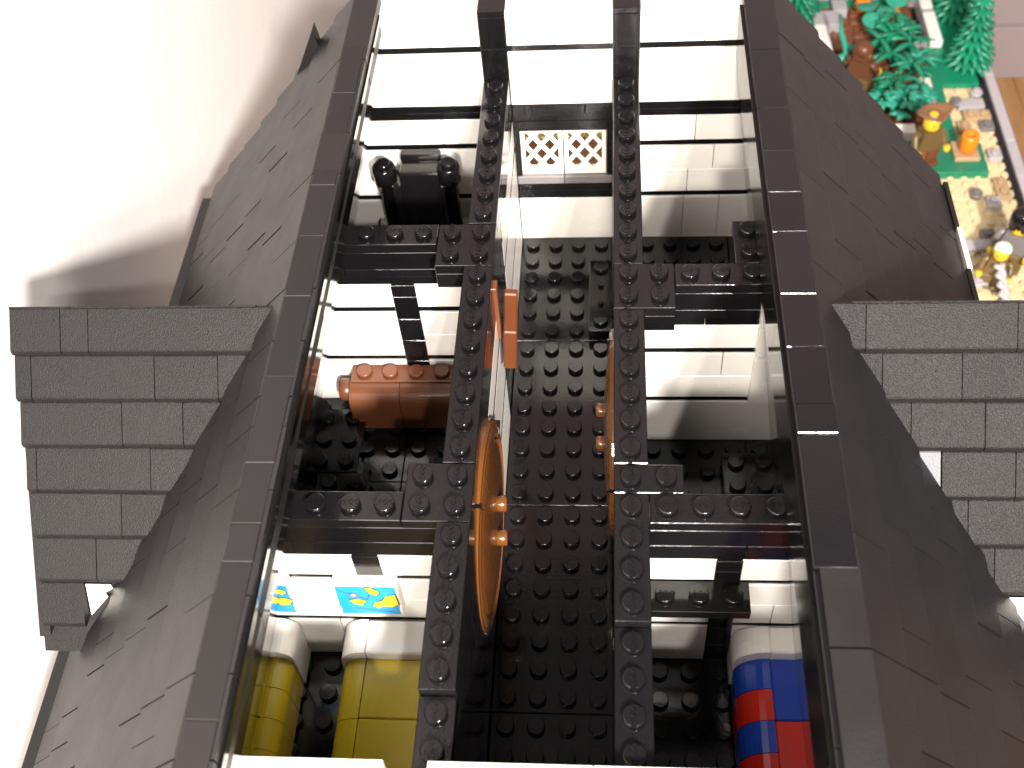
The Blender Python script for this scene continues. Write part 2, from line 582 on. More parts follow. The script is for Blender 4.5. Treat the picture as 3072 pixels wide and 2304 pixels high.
# ---- cross walls
def cross_wall(x0, x1, yf, plates, posts, seams, left):
    p = MB()
    p.box(x0, x1, yf + .55, yf + .95, -9, -.45, .02)
    w = p.build("cross_wall", WHITE, house)
    for (a, c_, d, e, top) in plates:
        piece("stud_plate", a, c_, d, e, top - .4, top, BLACK, w, True, 1, 20)
    for (z0, z1, rec, ss) in ((-1.2, -.41, 0, ()), (-1.6, -1.2, -.02, (.4,)), (-2.0, -1.6, .02, (.3,))):
        xs = [x0] + [x0 + (x1 - x0) * t for t in ss] + [x1]
        for i in range(len(xs) - 1):
            piece("brick" if z1 - z0 > .5 else "plate", xs[i], xs[i + 1], yf + rec, yf + 1, z0, z1, BLACK, w)
    for k, (z0, z1, m, rec) in enumerate(COURSES):
        if z1 > -1.99:
            z1 = -2.0
        course_row(w, x0, x1, yf, z0, z1, m, rec, seams.get(k, ()), .55)
    for (a, c_, z0, z1) in posts:
        zz = z0
        while zz < z1 - .05:
            z2 = min(zz + 1.2, z1)
            piece("post_brick", a, c_, yf - .05, yf + .5, zz, z2, BLACK, w)
            zz = z2
    return w


cwl1 = cross_wall(-7.9, -.5, -8.5, [(-5.5, -1.5, -8.5, -7.5, 0), (-7.0, -5.5, -8.5, -7.5, -.01)], [(-3.42, -2.52, -8.6, -2.0)], {}, True)
cwl2 = cross_wall(-7.9, -.5, -19.5, [(-5.5, -1.5, -19.5, -18.5, 0)], [(-3.3, -2.45, -3.1, -2.0)], {0: (-4.4,)}, True)
cwr1 = cross_wall(5.5, 12.4, -10.5, [(6.5, 10.5, -10.5, -9.5, 0), (8.5, 9.5, -9.5, -7.5, -.02)], [], {3: (8.3,)}, False)
cwr2 = cross_wall(5.5, 12.4, -19.5, [(5.5, 9.5, -19.5, -18.5, 0)], [(7.45, 8.25, -8.6, -2.0)], {2: (9.4,)}, False)
# white tapered end piece on the right cross wall, in two bands
b = MB()
for (za, zb) in ((-.05, -1.75), (-1.95, -3.35), (-3.6, -6.05)):
    xl = 9.36
    b.prism([(xl, za), (xl + .02 + .16 * -za, za), (xl + .02 + .16 * -zb, zb), (xl, zb)], -10.75, -10.45)
b.build("tapered_brick", WHITE, cwr1)
# plate with three studs cantilevered from the right cross wall
piece("shelf_plate", 5.5, 8.5, -20.55, -19.5, -3.6, -3.2, BLACKG, cwr2, True, 1, 20)

# ---- near end wall: only its pale top edge enters the picture
b = MB()
b.box(-7.2, 12, -31, -27.5, -9, -1, .02)
nw = b.build("near_wall", WHITE, house)
for (x0, x1) in ((-5.6, -1.1), (-.02, 4.0), (4.0, 9.8)):
    piece("brick", x0, x1, -27.5, -26.4, -2.2, 0.25, WHITE, nw)
piece("brick", -1.1, -.02, -27.5, -26.6, -2.2, -.1, BLACK, nw)
for (x0, x1) in ((-6.6, -5.6), (9.8, 11)):
    piece("brick", x0, x1, -27.5, -26.55, -2.2, 0.06, BLACK, nw)
for (x0, x1) in ((-8, -1), (-1, 5), (5, 11)):
    piece("brick", x0, x1, -27.5, -26.5, -9, -2.2, WHITE, nw)

# ---- glossy linings under the roof rims
def lining(top, bot, ys, sgn):
    lp = None
    for i in range(len(ys) - 1):
        b = MB()
        t = .35 * sgn
        y1, y0 = ys[i] - .012, ys[i + 1] + .012
        (xt, zt), (xm, zm), (xb, zb) = top, bot[0], bot[1]
        b.prism([(xt, zt), (xm, zm), (xb, zb), (xb + t, zb), (xm + t, zm), (xt + t, zt)], y0, y1)
        if lp is None:
            lp = b.build("roof_lining", BLACKG, house)
        else:
            b.build("lining_panel", BLACKG, lp)


lining((-4.1, 3.02), ((-4.42, .9), (-7.2, -8.6)), [.48, -3.5, -8.45, -13.5, -19.45, -23.5, -28], -1)
lining((9.05, 3.02), ((9.1, .9), (10.45, -8.6)), [.48, -5.5, -10.45, -14.5, -19.45, -23.5, -28], 1)

# ---- roof slopes
roof_sides = {}


def main_roof(xe, sgn, rim, seams):
    p = MB()
    x0, z0 = xe, 3.3
    # backing mass under the slope bricks
    prof = [(xe - sgn * .45, 2.9), (xe + sgn * 7.2, -6.0), (xe + sgn * 5.4, -6.0), (xe - sgn * .45, .9)]
    p.prism(prof, -32, 1.0)
    ro = p.build("main_roof", ROOF, house)
    rnd = random.Random(3 if sgn > 0 else 5)
    for k in range(8):
        y = 1.2 + rnd.choice((0, .05, .12, .2))
        first = True
        while y > -31.5:
            L = rnd.choice((1, 2, 2, 3, 3, 4, 4))
            x = xe + sgn * k
            z = 3.4 - 1.2 * k
            gap = rnd.choice((0, 0, 0, .02, .05))
            jz = rnd.uniform(-.012, .012)
            jx = rnd.uniform(-.015, .015)
            place("slope_brick", slope_mesh(L - gap, ROOF), ro, (x + jx, y - L / 2, z + jz), 0 if sgn > 0 else math.pi)
            y -= L
    # flat rim tiles along the open ridge
    for i in range(len(seams) - 1):
        ya, yb, dz = seams[i][0], seams[i + 1][0], seams[i][1]
        piece("rim_tile", min(xe, rim), max(xe, rim), yb, ya, 3.05, 3.4 + dz, BLACK, ro)
    return ro


rl = main_roof(-5.07, -1, -4.25, [(1.5, 0), (-1.95, .01), (-4.6, 0), (-8.47, .015), (-9.24, 0), (-11.52, .01), (-14.0, 0), (-17.0, .012), (-19.87, 0), (-21.7, .015), (-22.8, 0), (-26.8, .01), (-31.5, 0)])
rr = main_roof(10.18, 1, 9.14, [(1.5, 0), (-2.73, .01), (-5.86, 0), (-7.97, .02), (-9.88, 0), (-11.57, .015), (-14.06, 0), (-16.0, .02), (-17.97, .09), (-18.93, .02), (-22.76, -.1), (-27, -.11), (-31.5, 0)])
b = MB()
b.prism([(-6.9, 2.2), (-6.78, 1.3), (-7.0, .6), (-8.1, -.2)], .85, 1.38)
b.build("edge_wedge", ROOF, rl)
# eave boards under the right eave
for (y0, y1, m, dx) in ((-1.8, .9, BLACKG, 0), (-4.1, -1.8, WHITE, .08), (-31, -4.1, BLACKG, 0)):
    piece("eave_board", 18.2 + dx, 18.42 + dx, y0, y1, -6.7, -5.95, m, rr)
for (y0, y1) in ((-14, .9), (-31, -14)):
    piece("eave_board", -13.6, -12.9, y0, y1, -6.9, -6.25, BLACKG, rl)


def dormer(xa, xb, sgn, seams, yr=-14.0, zr=2.95, dr_=1.04):
    """gable roof crossing the main slope; near side built course by course"""
    lo, hi = min(xa, xb), max(xa, xb)
    p = MB()
    # backing and far slope in one solid
    xin = -6.6 if sgn < 0 else 11.7
    l2, h2 = (lo + .15, xin) if sgn < 0 else (xin, hi - .15)
    p.prism([(yr - .5, zr - .6), (yr + .0, zr - .06), (yr + 7.6, zr - 10.2), (yr + 6.4, zr - 10.2), (yr, zr - 1.6), (yr - 6.4, zr - 8.2), (yr - 7.2, zr - 8.2)], l2, h2, 'yz')
    d = p.build("dormer_roof", SLOPE, house)
    for k in range(7):
        z = zr - dr_ * k
        zm = z
        xend = (-5.07 - (3.4 - zm) / 1.2 + .45) if sgn < 0 else (10.18 + (3.4 - zm) / 1.2 - .45)
        ss = seams[k]
        if sgn < 0:
            xs = [xa + .06 * k] + list(ss[0]) + [ss[1] if ss[1] is not None else xend]
        else:
            xs = [ss[1] if ss[1] is not None else xend] + list(ss[0]) + [xb]
        for i in range(len(xs) - 1):
            L = xs[i + 1] - xs[i]
            if L < .1:
                continue
            o = place("slope_brick", slope_mesh(L, SLOPE, .2, dr_, .97, .06 if k == 0 else .9), d, ((xs[i] + xs[i + 1]) / 2, yr - .97 * k + random.uniform(-.012, .012), z + random.uniform(-.01, .01)), -math.pi / 2)
    # ridge strip
    n = 4
    for i in range(n):
        q0, q1 = lo + (hi - lo) * i / n, lo + (hi - lo) * (i + 1) / n
        if sgn < 0:
            q0, q1 = lo + (-6.0 - lo) * i / n, lo + (-6.0 - lo) * (i + 1) / n
        else:
            q0, q1 = 11.2 + (hi - 11.2) * i / n, 11.2 + (hi - 11.2) * (i + 1) / n
        q = MB()
        q.prism([(yr - .02, zr + .015), (yr + .03, zr + .04), (yr + .09, zr - .03), (yr + .1, zr - .4), (yr - .02, zr - .4)], q0 + .01, q1 - .01, 'yz')
        q.build("ridge_tile", SLOPE, d)
    # gable end board
    e = xa if sgn < 0 else xb
    q = MB()
    q.prism([(yr, zr - .1), (yr - 7.0, zr - 7.6), (yr - 6.0, zr - 7.6), (yr, zr - 1.3), (yr + 6.2, zr - 10.0), (yr + 7.4, zr - 10.0)], e - sgn * .14, e - sgn * .5, 'yz')
    q.build("gable_board", SLOPE, d)
    return d


dl = dormer(-13.62, -5.5, -1, [((-12.03, -11.17), None), ((-13.04, -9.2, -7.25), None), ((-10.3, -8.4), None), ((-13.1, -9.5), None), ((-10.5,), None), ((-11.4,), None), ((), -11.87)])
dr = dormer(10.6, 18.9, 1, [((11.6, 15.75), None), ((12.1, 14.3), None), ((12.95, 15.0), None), ((15.9,), 13.85), ((14.65,), None), ((15.45,), None), ((), 18.0)])


def wedge(parent, pts, y0, y1, z0, m, name):
    """small corner slope: triangle in plan, sloping"""
    b = MB()
    (xa, xb) = pts
    vs = [(xa, y0, z0), (xb, y0, z0), (xb, y1, z0 - 1.0), (xa, y0, z0 - 1.2), (xb, y0, z0 - 1.2), (xb, y1, z0 - 1.2)]
    fs = [(0, 1, 2), (3, 5, 4), (0, 3, 4, 1), (1, 4, 5, 2), (0, 2, 5, 3)]
    b.add(vs, fs)
    b.build(name, m, parent)


place("grey_slope_brick", slope_mesh(1.0, PGREY, .2, 1.04, .97), dr, (13.33, -16.91, 2.95 - 1.04 * 3), -math.pi / 2)
wedge(dl, (-11.05, -11.85), -19.84, -20.4, -3.35, WHITE, "white_corner_slope")
wedge(dr, (15.95, 16.75), -19.84, -20.4, -3.35, WHITE, "white_corner_slope")
for (x0, x1) in ((-11.9, -11.0), (15.9, 18.0)):
    piece("corner_block", x0, x1, -20.0, -19.2, -5.4, -3.6, BLACK, dl if x0 < 0 else dr)

# ---- round doors set flat against the corridor walls
def round_door(x, yc, zc, R, sgn, yaw=0.0):
    """disc facing +x (sgn=1) or -x (sgn=-1)"""
    mt = Matrix.Translation((x, yc, zc)) @ Matrix.Rotation(yaw, 4, 'Z') @ Matrix.Rotation(math.pi / 2 * sgn, 4, 'Y')
    d = None
    # outer ring in four curved segments
    for q in range(4):
        b = MB()
        a0, a1 = math.radians(q * 90 + 1.0 + 22), math.radians(q * 90 + 89.0 + 22)
        prof = [(R - .55, 0), (R, 0), (R, .22), (R - .07, .3), (R - .24, .33), (R - .27, .27), (R - .31, .33), (R - .5, .36), (R - .55, .3)]
        n = 14
        vs, fs = [], []
        for i in range(n + 1):
            a = a0 + (a1 - a0) * i / n
            for (rr_, z) in prof:
                vs.append(tuple(mt @ Vector((rr_ * math.cos(a), rr_ * math.sin(a), z))))
        m_ = len(prof)
        for i in range(n):
            for j in range(m_):
                k = (j + 1) % m_
                fs.append((i * m_ + j, (i + 1) * m_ + j, (i + 1) * m_ + k, i * m_ + k))
        fs += [tuple(range(m_)), tuple(n * m_ + j for j in range(m_))[::-1]]
        b.add(vs, fs)
        if d is None:
            d = b.build("round_door", GOLD, house)
        else:
            b.build("rim_segment", GOLD, d)
    b = MB()
    b.lathe([(R - .3, -.01), (R + .04, -.01), (R + .04, .1), (R - .3, .1)], 48, mtx=mt)
    b.build("rim_base", BROWN, d)
    b = MB()
    b.lathe([(R - .56, .02), (R - .56, .26), (R * .75, .36), (R * .5, .46), (R * .2, .5), (.05, .5)], 40, mtx=mt)
    b.build("door_panel", GRAIN, d)
    for a in range(4):
        b = MB()
        m2 = mt @ Matrix.Rotation(math.radians(a * 90 + 22), 4, 'Z')
        b.box(R - .6, R + .02, -.05, .05, -.01, .38, .01, m2)
        b.build("rim_clip", BLACK, d)
    for dz in (-.42, .42):
        b = MB()
        L0, L1 = (.4, .82)
        pr_ = [(.27, L0), (.27, L1 - .04), (.22, L1)]
        if sgn < 0:
            pr_ = [(.2, -L1 + .06), (.25, -L1 + .1), (.25, -L0)]
        b.lathe(pr_, 16, axis='X', c=(x, yc + dz * .9, zc + .3 + dz))
        b.build("door_knob", GOLD, d)
    return d


round_door(.3, -17.0, -4.3, 3.5, 1, math.radians(-1.5))
round_door(4.68, -13.4, -4.1, 3.5, -1)
# brown door leaf standing ajar in the left corridor wall
b = MB()
mt = Matrix.Translation((.6, -10.4, -4.2)) @ Matrix.Rotation(math.radians(4), 4, 'Y')
b.box(.0, .48, -.16, .16, 0, 2.0, .05, mt)
dlf = b.build("door_leaf", ORBROWN, house)
b = MB()
b.box(.02, .48, -.15, .15, 2.03, 3.9, .05, mt)
b.build("leaf_panel", ORBROWN, dlf)
b = MB()
b.box(.3, .62, -10.2, -9.75, -3.0, -.45, .03)
b.build("door_frame", BROWN, dlf)

# ================================================================== THINGS INSIDE
# black high-backed chair in the far left room
ch = thing("high_backed_chair", (-3.4, -1.6, ZF), "black high-backed toy chair with two round posts against the far white wall", "chair")
b = MB()
b.box(-4.15, -2.5, -1.15, -.3, ZF + .2, -3.3, .06)
b.box(-4.15, -2.5, -.3, .1, ZF + .2, -3.05, .06)
b.build("backrest", BLACK, ch)
b = MB()
b.box(-4.6, -2.2, -1.1, .2, ZF + .2, -4.0, .06)
b.build("back_panel", BLACK, ch)
b = MB()
b.box(-4.7, -2.0, -3.6, -1.2, ZF + .2, -6.3, .06)
b.build("seat", BLACK, ch)
for x in (-4.75, -2.12):
    b = MB()
    b.lathe([(.3, ZF + .2), (.3, -3.9), (.47, -3.8), (.47, -3.1), (.43, -3.0)], 20, (x, -.95, 0))
    b.lathe([(.3, 0), (.3, .16), (.27, .19)], 16, (x, -.95, -3.01))
    p_ = b.build("post", BLACK, ch)
for x in (-4.95, -1.55):
    b = MB()
    b.box(x - .3, x + .3, -3.6, -1.2, ZF + .2, -5.6, .06)
    b.lathe([(.26, -3.9), (.26, -3.4), (.22, -3.35)], 14, axis='Y', c=(x, 0, -5.5))
    b.build("armrest", BLACK, ch)

# brown chest with rounded front
cs = thing("chest", (-3.2, -9.6, ZF), "reddish brown toy chest with four studs on top and a rounded front", "chest")
xs = [-5.55, -3.6, -1.6, -.55]
for i in range(3):
    b = MB()
    prof = [(-8.56, ZF + .2), (-8.56, -6.45), (-9.5, -6.45)]
    for t in range(1, 9):
        a = math.radians(90 - t * 11.25)
        prof.append((-9.5 - .62 * math.cos(a), -7.07 + .62 * math.sin(a)))
    prof += [(-10.12, -7.6), (-10.12, ZF + .2)]
    b.prism(prof, xs[i] + .012, xs[i + 1] - .012, 'yz')
    b.build("front_brick", BROWN, cs)
b = MB()
b.box(-5.5, -.6, -9.4, -8.6, -6.44, -6.36, .02)
for x in (-5.0, -4.0, -3.0, -2.0, -1.0):
    b.stud(x, -9.0, -6.37, 20)
b.build("top_plate", BROWN, cs)
b = MB()
b.lathe([(.4, -6.0), (.45, -5.95), (.45, -5.6), (.4, -5.55)], 16, axis='X', c=(0, -9.3, -7.0))
b.build("end_cap", BROWN, cs)


def curve_prof(xe, sgn, ztop, rad, inner):
    """cross-section of a bed side rounded towards xe; sgn=-1 rounds to -x"""
    pr = [(inner, ztop), (xe - sgn * rad, ztop)]
    for t in range(1, 9):
        a = math.radians(t * 11.25)
        pr.append((xe - sgn * rad + sgn * rad * math.sin(a), ztop - rad + rad * math.cos(a)))
    pr += [(xe, ZF + .2), (inner, ZF + .2)]
    return pr


def bed(name, loc, label, xe, sgn, xin, mats_edge, mats_flat, z, y0, pillow_y, L_edge, L_flat, rad=.75, group=None):
    t = thing(name, loc, label, "bed", group)
    y = y0
    xm = xe - sgn * (rad + .05)
    for i, m in enumerate(mats_edge):
        b = MB()
        b.prism(curve_prof(xe, sgn, z, rad, xm), y - L_edge + .012, y - .012)
        b.build("edge_block", m, t)
        y -= L_edge
    y = y0
    for i, m in enumerate(mats_flat):
        b = MB()
        b.box(min(xm, xin) + .012, max(xm, xin) - .012, y - L_flat + .012, y - .012, ZF + .2, z, .04)
        b.build("blanket_block", m, t)
        y -= L_flat
    b = MB()
    zz = z + .4
    b.prism(curve_prof(xe + sgn * .06, sgn, zz, rad, xm), y0 + .01, pillow_y)
    p_ = b.build("pillow", WHITE, t)
    b = MB()
    b.box(min(xm, xin) + .012, max(xm, xin) - .012, y0 + .01, pillow_y, ZF + .2, zz, .05)
    b.build("pillow_block", WHITE, p_)
    return t


bed("toy_bed", (-2.5, -23, ZF), "wide yellow toy bed with white pillow beside the left studded corridor wall", -4.2, -1, -.6, [YELLOW] * 3, [YELLOW] * 3, -6.4, -20.72, -19.55, 2.0, 1.98, group="toy beds in the near rooms")
bed("toy_bed", (-6.3, -23, ZF), "narrow yellow strip of bed tucked under the left roof edge, seams across its curve", -5.85, 1, -7.2, [YELLOW] * 6, [YELLOW] * 3, -6.4, -20.75, -19.55, 1.0, 2.0, .6, group="toy beds in the near rooms")
bed("toy_bed", (9.5, -23, ZF), "red and blue chequered toy bed with white pillow", 8.3, -1, 10.75, [BLUE, RED, BLUE, RED, BLUE, RED], [BLUE, RED, BLUE], -6.4, -20.45, -19.55, 1.0, 2.0, 1.0, group="toy beds in the near rooms")

# printed map tiles
def map_tile(name, origin, ax, w, h, label, blobs):
    """tile whose print faces ax['n'], spanned by ax['u'] and ax['v'] (unit vectors)"""
    U, V, N = Vector(ax['u']), Vector(ax['v']), Vector(ax['n'])
    O = Vector(origin)
    t = thing(name, origin, label, "map tile", "printed map tiles on the white wall")
    mt = Matrix(((U.x, V.x, N.x, O.x), (U.y, V.y, N.y, O.y), (U.z, V.z, N.z, O.z), (0, 0, 0, 1)))
    b = MB()
    b.box(0, w, 0, h, 0, .38, .04, mt)
    b.build("tile", WHITE, t)
    def poly(pts, z, m, nm):
        q = MB()
        n = len(pts)
        vs = [mt @ Vector((x, y, z)) for x, y in pts] + [mt @ Vector((x, y, z - .02)) for x, y in pts]
        q.add(vs, [tuple(range(n))] + [(i, (i + 1) % n, n + (i + 1) % n, n + i) for i in range(n)])
        q.build(nm, m, t)
    e = .07
    rn = random.Random(4)
    edge = []
    for (a, c_) in (((e, e), (w - e, e)), ((w - e, e), (w - e, h - e)), ((w - e, h - e), (e, h - e)), ((e, h - e), (e, e))):
        for k in range(6):
            s_ = k / 6
            edge.append((a[0] + (c_[0] - a[0]) * s_ + rn.uniform(-.03, .03), a[1] + (c_[1] - a[1]) * s_ + rn.uniform(-.03, .03)))
    poly(edge, .40, SEA, "sea_print")
    for bl in blobs:
        cx, cy = sum(p[0] for p in bl) / len(bl), sum(p[1] for p in bl) / len(bl)
        poly([((cx + (x - cx) * 1.0) * w + (.035 if x > cx else -.035), (cy + (y - cy)) * h + (.035 if y > cy else -.035)) for x, y in bl], .415, INK, "coast_print")
        poly([(x * w, y * h) for x, y in bl], .43, LAND, "land_print")
    return t, mt, poly


BL = [[(.52, .95), (.62, .93), (.72, .80), (.66, .70), (.56, .78)],
      [(.22, .52), (.34, .56), (.47, .50), (.40, .36), (.28, .40)],
      [(.60, .44), (.72, .50), (.80, .66), (.95, .72), (.97, .40), (.86, .30), (.72, .34), (.63, .26), (.56, .36)]]
t, mt, poly = map_tile("map_tile", (-4.05, -19.5, -4.95), dict(u=(1, 0, 0), v=(0, 0, 1), n=(0, -1, 0)), 2.0, 1.84, "whole blue and yellow map tile on the white wall above the wide yellow bed", BL)
for (x, y, rx, ry) in ((.62, 1.32, .14, .12),):
    poly([(x + rx * math.cos(a * .524), y + ry * math.sin(a * .524)) for a in range(12)], .44, DGREY, "compass_print")
    poly([(x + rx * .5 * math.cos(a * .524), y + ry * .5 * math.sin(a * .524)) for a in range(12)], .45, GREY, "compass_centre")
for (p0_, p1_) in (((.1, 1.6), (1.0, 1.0)), ((.5, .45), (1.7, .2)), ((1.0, 1.0), (1.25, 1.75))):
    dx, dy = p1_[0] - p0_[0], p1_[1] - p0_[1]
    L = math.hypot(dx, dy)
    nx, ny = -dy / L * .012, dx / L * .012
    poly([(p0_[0] - nx, p0_[1] - ny), (p1_[0] - nx, p1_[1] - ny), (p1_[0] + nx, p1_[1] + ny), (p0_[0] + nx, p0_[1] + ny)], .409, INK, "route_print")
map_tile("map_tile", (-6.9, -19.5, -4.95), dict(u=(1, 0, 0), v=(0, 0, 1), n=(0, -1, 0)), 1.5, 1.84, "narrow partly hidden blue and yellow print in the corner at the left roof edge",  # second, narrower print, cut off by the lining
         [[(.72, .82), (.82, .86), (.92, .76), (.80, .68)], [(.62, .50), (.80, .56), (.97, .48), (.90, .34), (.70, .32)]])

# ================================================================== GARDEN BASE
ZT = -32.2
gb = thing("garden_base", (26, 30, -40), "tan and green studded toy garden base with a grey border, behind the house", "toy garden")
b = MB()
b.box(18.3, 34.8, -45, 62, -40, -32.7, .05)  # carries the garden; unseen near stretch added in black to darken the roof's reflection
b.build("extended_base_block", BLACK, gb)
# tan baseplates with studs
tp = None
for (x0, x1, y0, y1) in ((18, 26, 4, 12), (26, 33.6, 4, 12), (18, 26, 12, 20), (26, 33.6, 12, 20), (18, 26, 20, 28), (26, 33.6, 20, 28), (18, 26, 28, 31), (26, 33.6, 28, 36), (30.4, 33.6, 36, 41)):
    b = MB()
    b.box(x0 + .015, x1 - .015, y0 + .015, y1 - .015, -32.7, ZT, .04)
    for i in range(int(x1 - x0 + .5)):
        for j in range(int(y1 - y0)):
            b.stud(x0 + .5 + i, y0 + .5 + j, ZT - .01, 12)
    b.build("tan_plate", TAN, gb)
for (x0, x1, y0, y1) in ((18, 22.5, 31, 62), (29.8, 30.7, 30.4, 46), (30.6, 33.6, 41, 62), (22.5, 29.8, 52, 62), (24.5, 32.2, 30.3, 33.6), (18, 29.8, 33.4, 35.3)):
    b = MB()
    b.box(x0, x1, y0, y1, -32.7, ZT + (.35 if y0 != 30.3 else .62), .04)
    b.build("green_plate", GREEN, gb)
for (x0, x1, y0, y1) in ((22.5, 26.2, 35.2, 52), (26.2, 29.8, 35.2, 52)):
    nx, ny = int(x1 - x0), int(y1 - y0)
    b = MB()
    b.box(x0, x1, y0, y1, -32.7, ZT + .3, .04)
    for i in range(nx):
        for j in range(ny):
            b.stud(x0 + .55 + i, y0 + .5 + j, ZT + .29, 10)
            if random.random() < .3:
                b.box(x0 + .1 + i, x0 + .95 + i, y0 + .1 + j, y0 + .95 + j, ZT + .28, ZT + random.uniform(.5, .9), .08)
    b.build("soil_plate", SOIL, gb)
def edging(x0, x1, y0, y1, z1, m):
    b = MB()
    b.box(x0, x1, y0, y1, -32.6, z1, .05)
    b.build("edging_brick", m, gb)
edging(22.6, 27.5, 34.2, 35.3, -31.0, WHITE)
edging(28.7, 29.7, 36.0, 40.1, -31.3, GREY)
edging(28.7, 29.7, 40.12, 41.3, -31.3, WHITE)
edging(30.5, 31.5, 45.9, 49.9, -31.2, WHITE)
edging(30.5, 31.5, 49.92, 50.5, -31.2, GREY)
edging(30.5, 31.5, 50.52, 58, -31.2, WHITE)
edging(28.6, 30.4, 45.8, 46.7, -31.7, GREY)
edging(21.4, 22.5, 40, 48.4, -31.1, WHITE)
edging(21.4, 23.6, 48.42, 50.4, -31.1, GREY)
edging(23.2, 24.4, 50.42, 52, -31.1, GREY)
y = 2
while y < 61:
    L = random.choice((4, 6, 8))
    b = MB()
    b.box(34.15, 34.9, y + .02, min(y + L, 62) - .02, -33.2, -31.75, .05)
    b.build("border_brick", GREY, gb)
    y += L
b = MB()
b.box(33.62, 34.12, 2, 62, -33.2, -32.0, .03)  # solid black strip between the garden plates and the grey border
b.build("border_strip", BLACK, gb)

# loose pieces lying on the tan plates
STONES = "stones and small plates on the tan ground"
def stone_mesh(kind, m):
    b = MB()
    if kind == 'round':
        b.lathe([(.46, 0), (.46, .34), (.42, .38)], 16)
        b.stud(0, 0, .37, 14)
    elif kind == 'square':
        b.box(-.49, .49, -.49, .49, 0, .4)
        b.stud(0, 0, .39, 14)
    elif kind == 'pair':
        b.box(-.49, .49, -.99, .99, 0, .4)
        b.stud(0, .5, .39, 14)
        b.stud(0, -.5, .39, 14)
    else:
        b.box(-.49, .49, -.99, .99, 0, .38)
    return b.mesh("stone", m)
for (nm, kind, m, x, y, rz, lab) in (
        ("round_stone", 'round', DGREY, 30.9, 28.2, 0, "dark grey round plate alone on the tan ground, right of the roof's far corner"),
        ("square_stone", 'square', GREY, 31.95, 27.25, 0, "pale grey plate between the tan double plate and the black helmeted figure"),
        ("double_plate", 'pair', DTAN, 32.8, 28.7, 0, "dark tan double plate at the border, near the pale grey plate"),
        ("square_stone", 'square', DGREY, 30.9, 23.9, .15, "dark grey plate just behind the white haired figure"),
        ("flat_tile", 'tile', GREY, 29.9, 22.9, 1.57, "flat grey tile lying left of the dark grey plate behind the white haired figure"),
        ("square_stone", 'square', GREY, 29.4, 19.5, .1, "grey plate lowest on the tan ground, beside the rope"),
        ("square_stone", 'square', GREY, 33.0, 32.4, 0, "grey plate right of the orange barrel"),
        ("round_stone", 'round', DGREY, 31.4, 38.7, 0, "dark grey round plate near the green foliage at the top of the tan ground"),
        ("flat_tile", 'tile', GREY, 32.4, 38.4, 1.57, "flat grey tile right of the uppermost round plate"),
        ("double_plate", 'pair', DTAN, 32.6, 37.0, 1.57, "tan double plate at the border below the uppermost grey tile"),
        ("square_stone", 'square', DGREY, 33.1, 35.8, 0, "dark grey plate against the border, above the orange barrel"),
        ("square_stone", 'square', DTAN, 31.4, 35.7, 0, "dark tan plate above the orange barrel"),
        ("round_stone", 'round', GREY, 33.1, 39.8, 0, "light grey round plate at the border below the pine tree")):
    o = place(nm, stone_mesh(kind, m), None, (x, y, ZT + .19 if kind != 'tile' else ZT + .2), rz)
    tag(o, lab, "plate", STONES)

# tan slab with orange barrel
o = thing("slab", (30.75, 32.4, ZT + .6), "tan square slab under the orange barrel", "slab")
b = MB()
b.box(29.85, 31.7, 31.4, 33.4, ZT + .63, ZT + 1.0, .05)
b.build("tile", DTAN, o)
b = MB()
b.lathe([(.55, 0), (.66, .25), (.66, 1.25), (.58, 1.5), (.3, 1.5), (.28, 1.3), (.1, 1.3)], 24, (30.85, 32.35, ZT + 1.0))
tag(b.build("barrel", ORANGE, base=(30.85, 32.35, ZT + 1.0)), "orange round barrel with a hollow top standing on the tan slab", "barrel")

# ---- plants
def leaf(b, p, d, L, w, droop=.35, up=Vector((0, 0, 1)), n=5, thick=.09):
    """one fleshy leaf: a lens-shaped strip with thickness"""
    d = Vector(d).normalized()
    side = d.cross(up).normalized()
    vs = []
    for i in range(n + 1):
        t = i / n
        c = Vector(p) + d * L * t + Vector((0, 0, -droop * L * t * t))
        ww = w * math.sin(math.pi * min(.12 + t * .88, 1)) ** .7 if t < 1 else .02
        nn = side.cross(d).normalized() * thick
        vs += [c - side * ww, c + nn, c + side * ww, c - nn]
    fs = []
    for i in range(n):
        for k in range(4):
            fs.append((i * 4 + k, i * 4 + (k + 1) % 4, (i + 1) * 4 + (k + 1) % 4, (i + 1) * 4 + k))
    fs += [(0, 1, 2, 3), (n * 4 + 3, n * 4 + 2, n * 4 + 1, n * 4)]
    b.add(vs, fs, True)


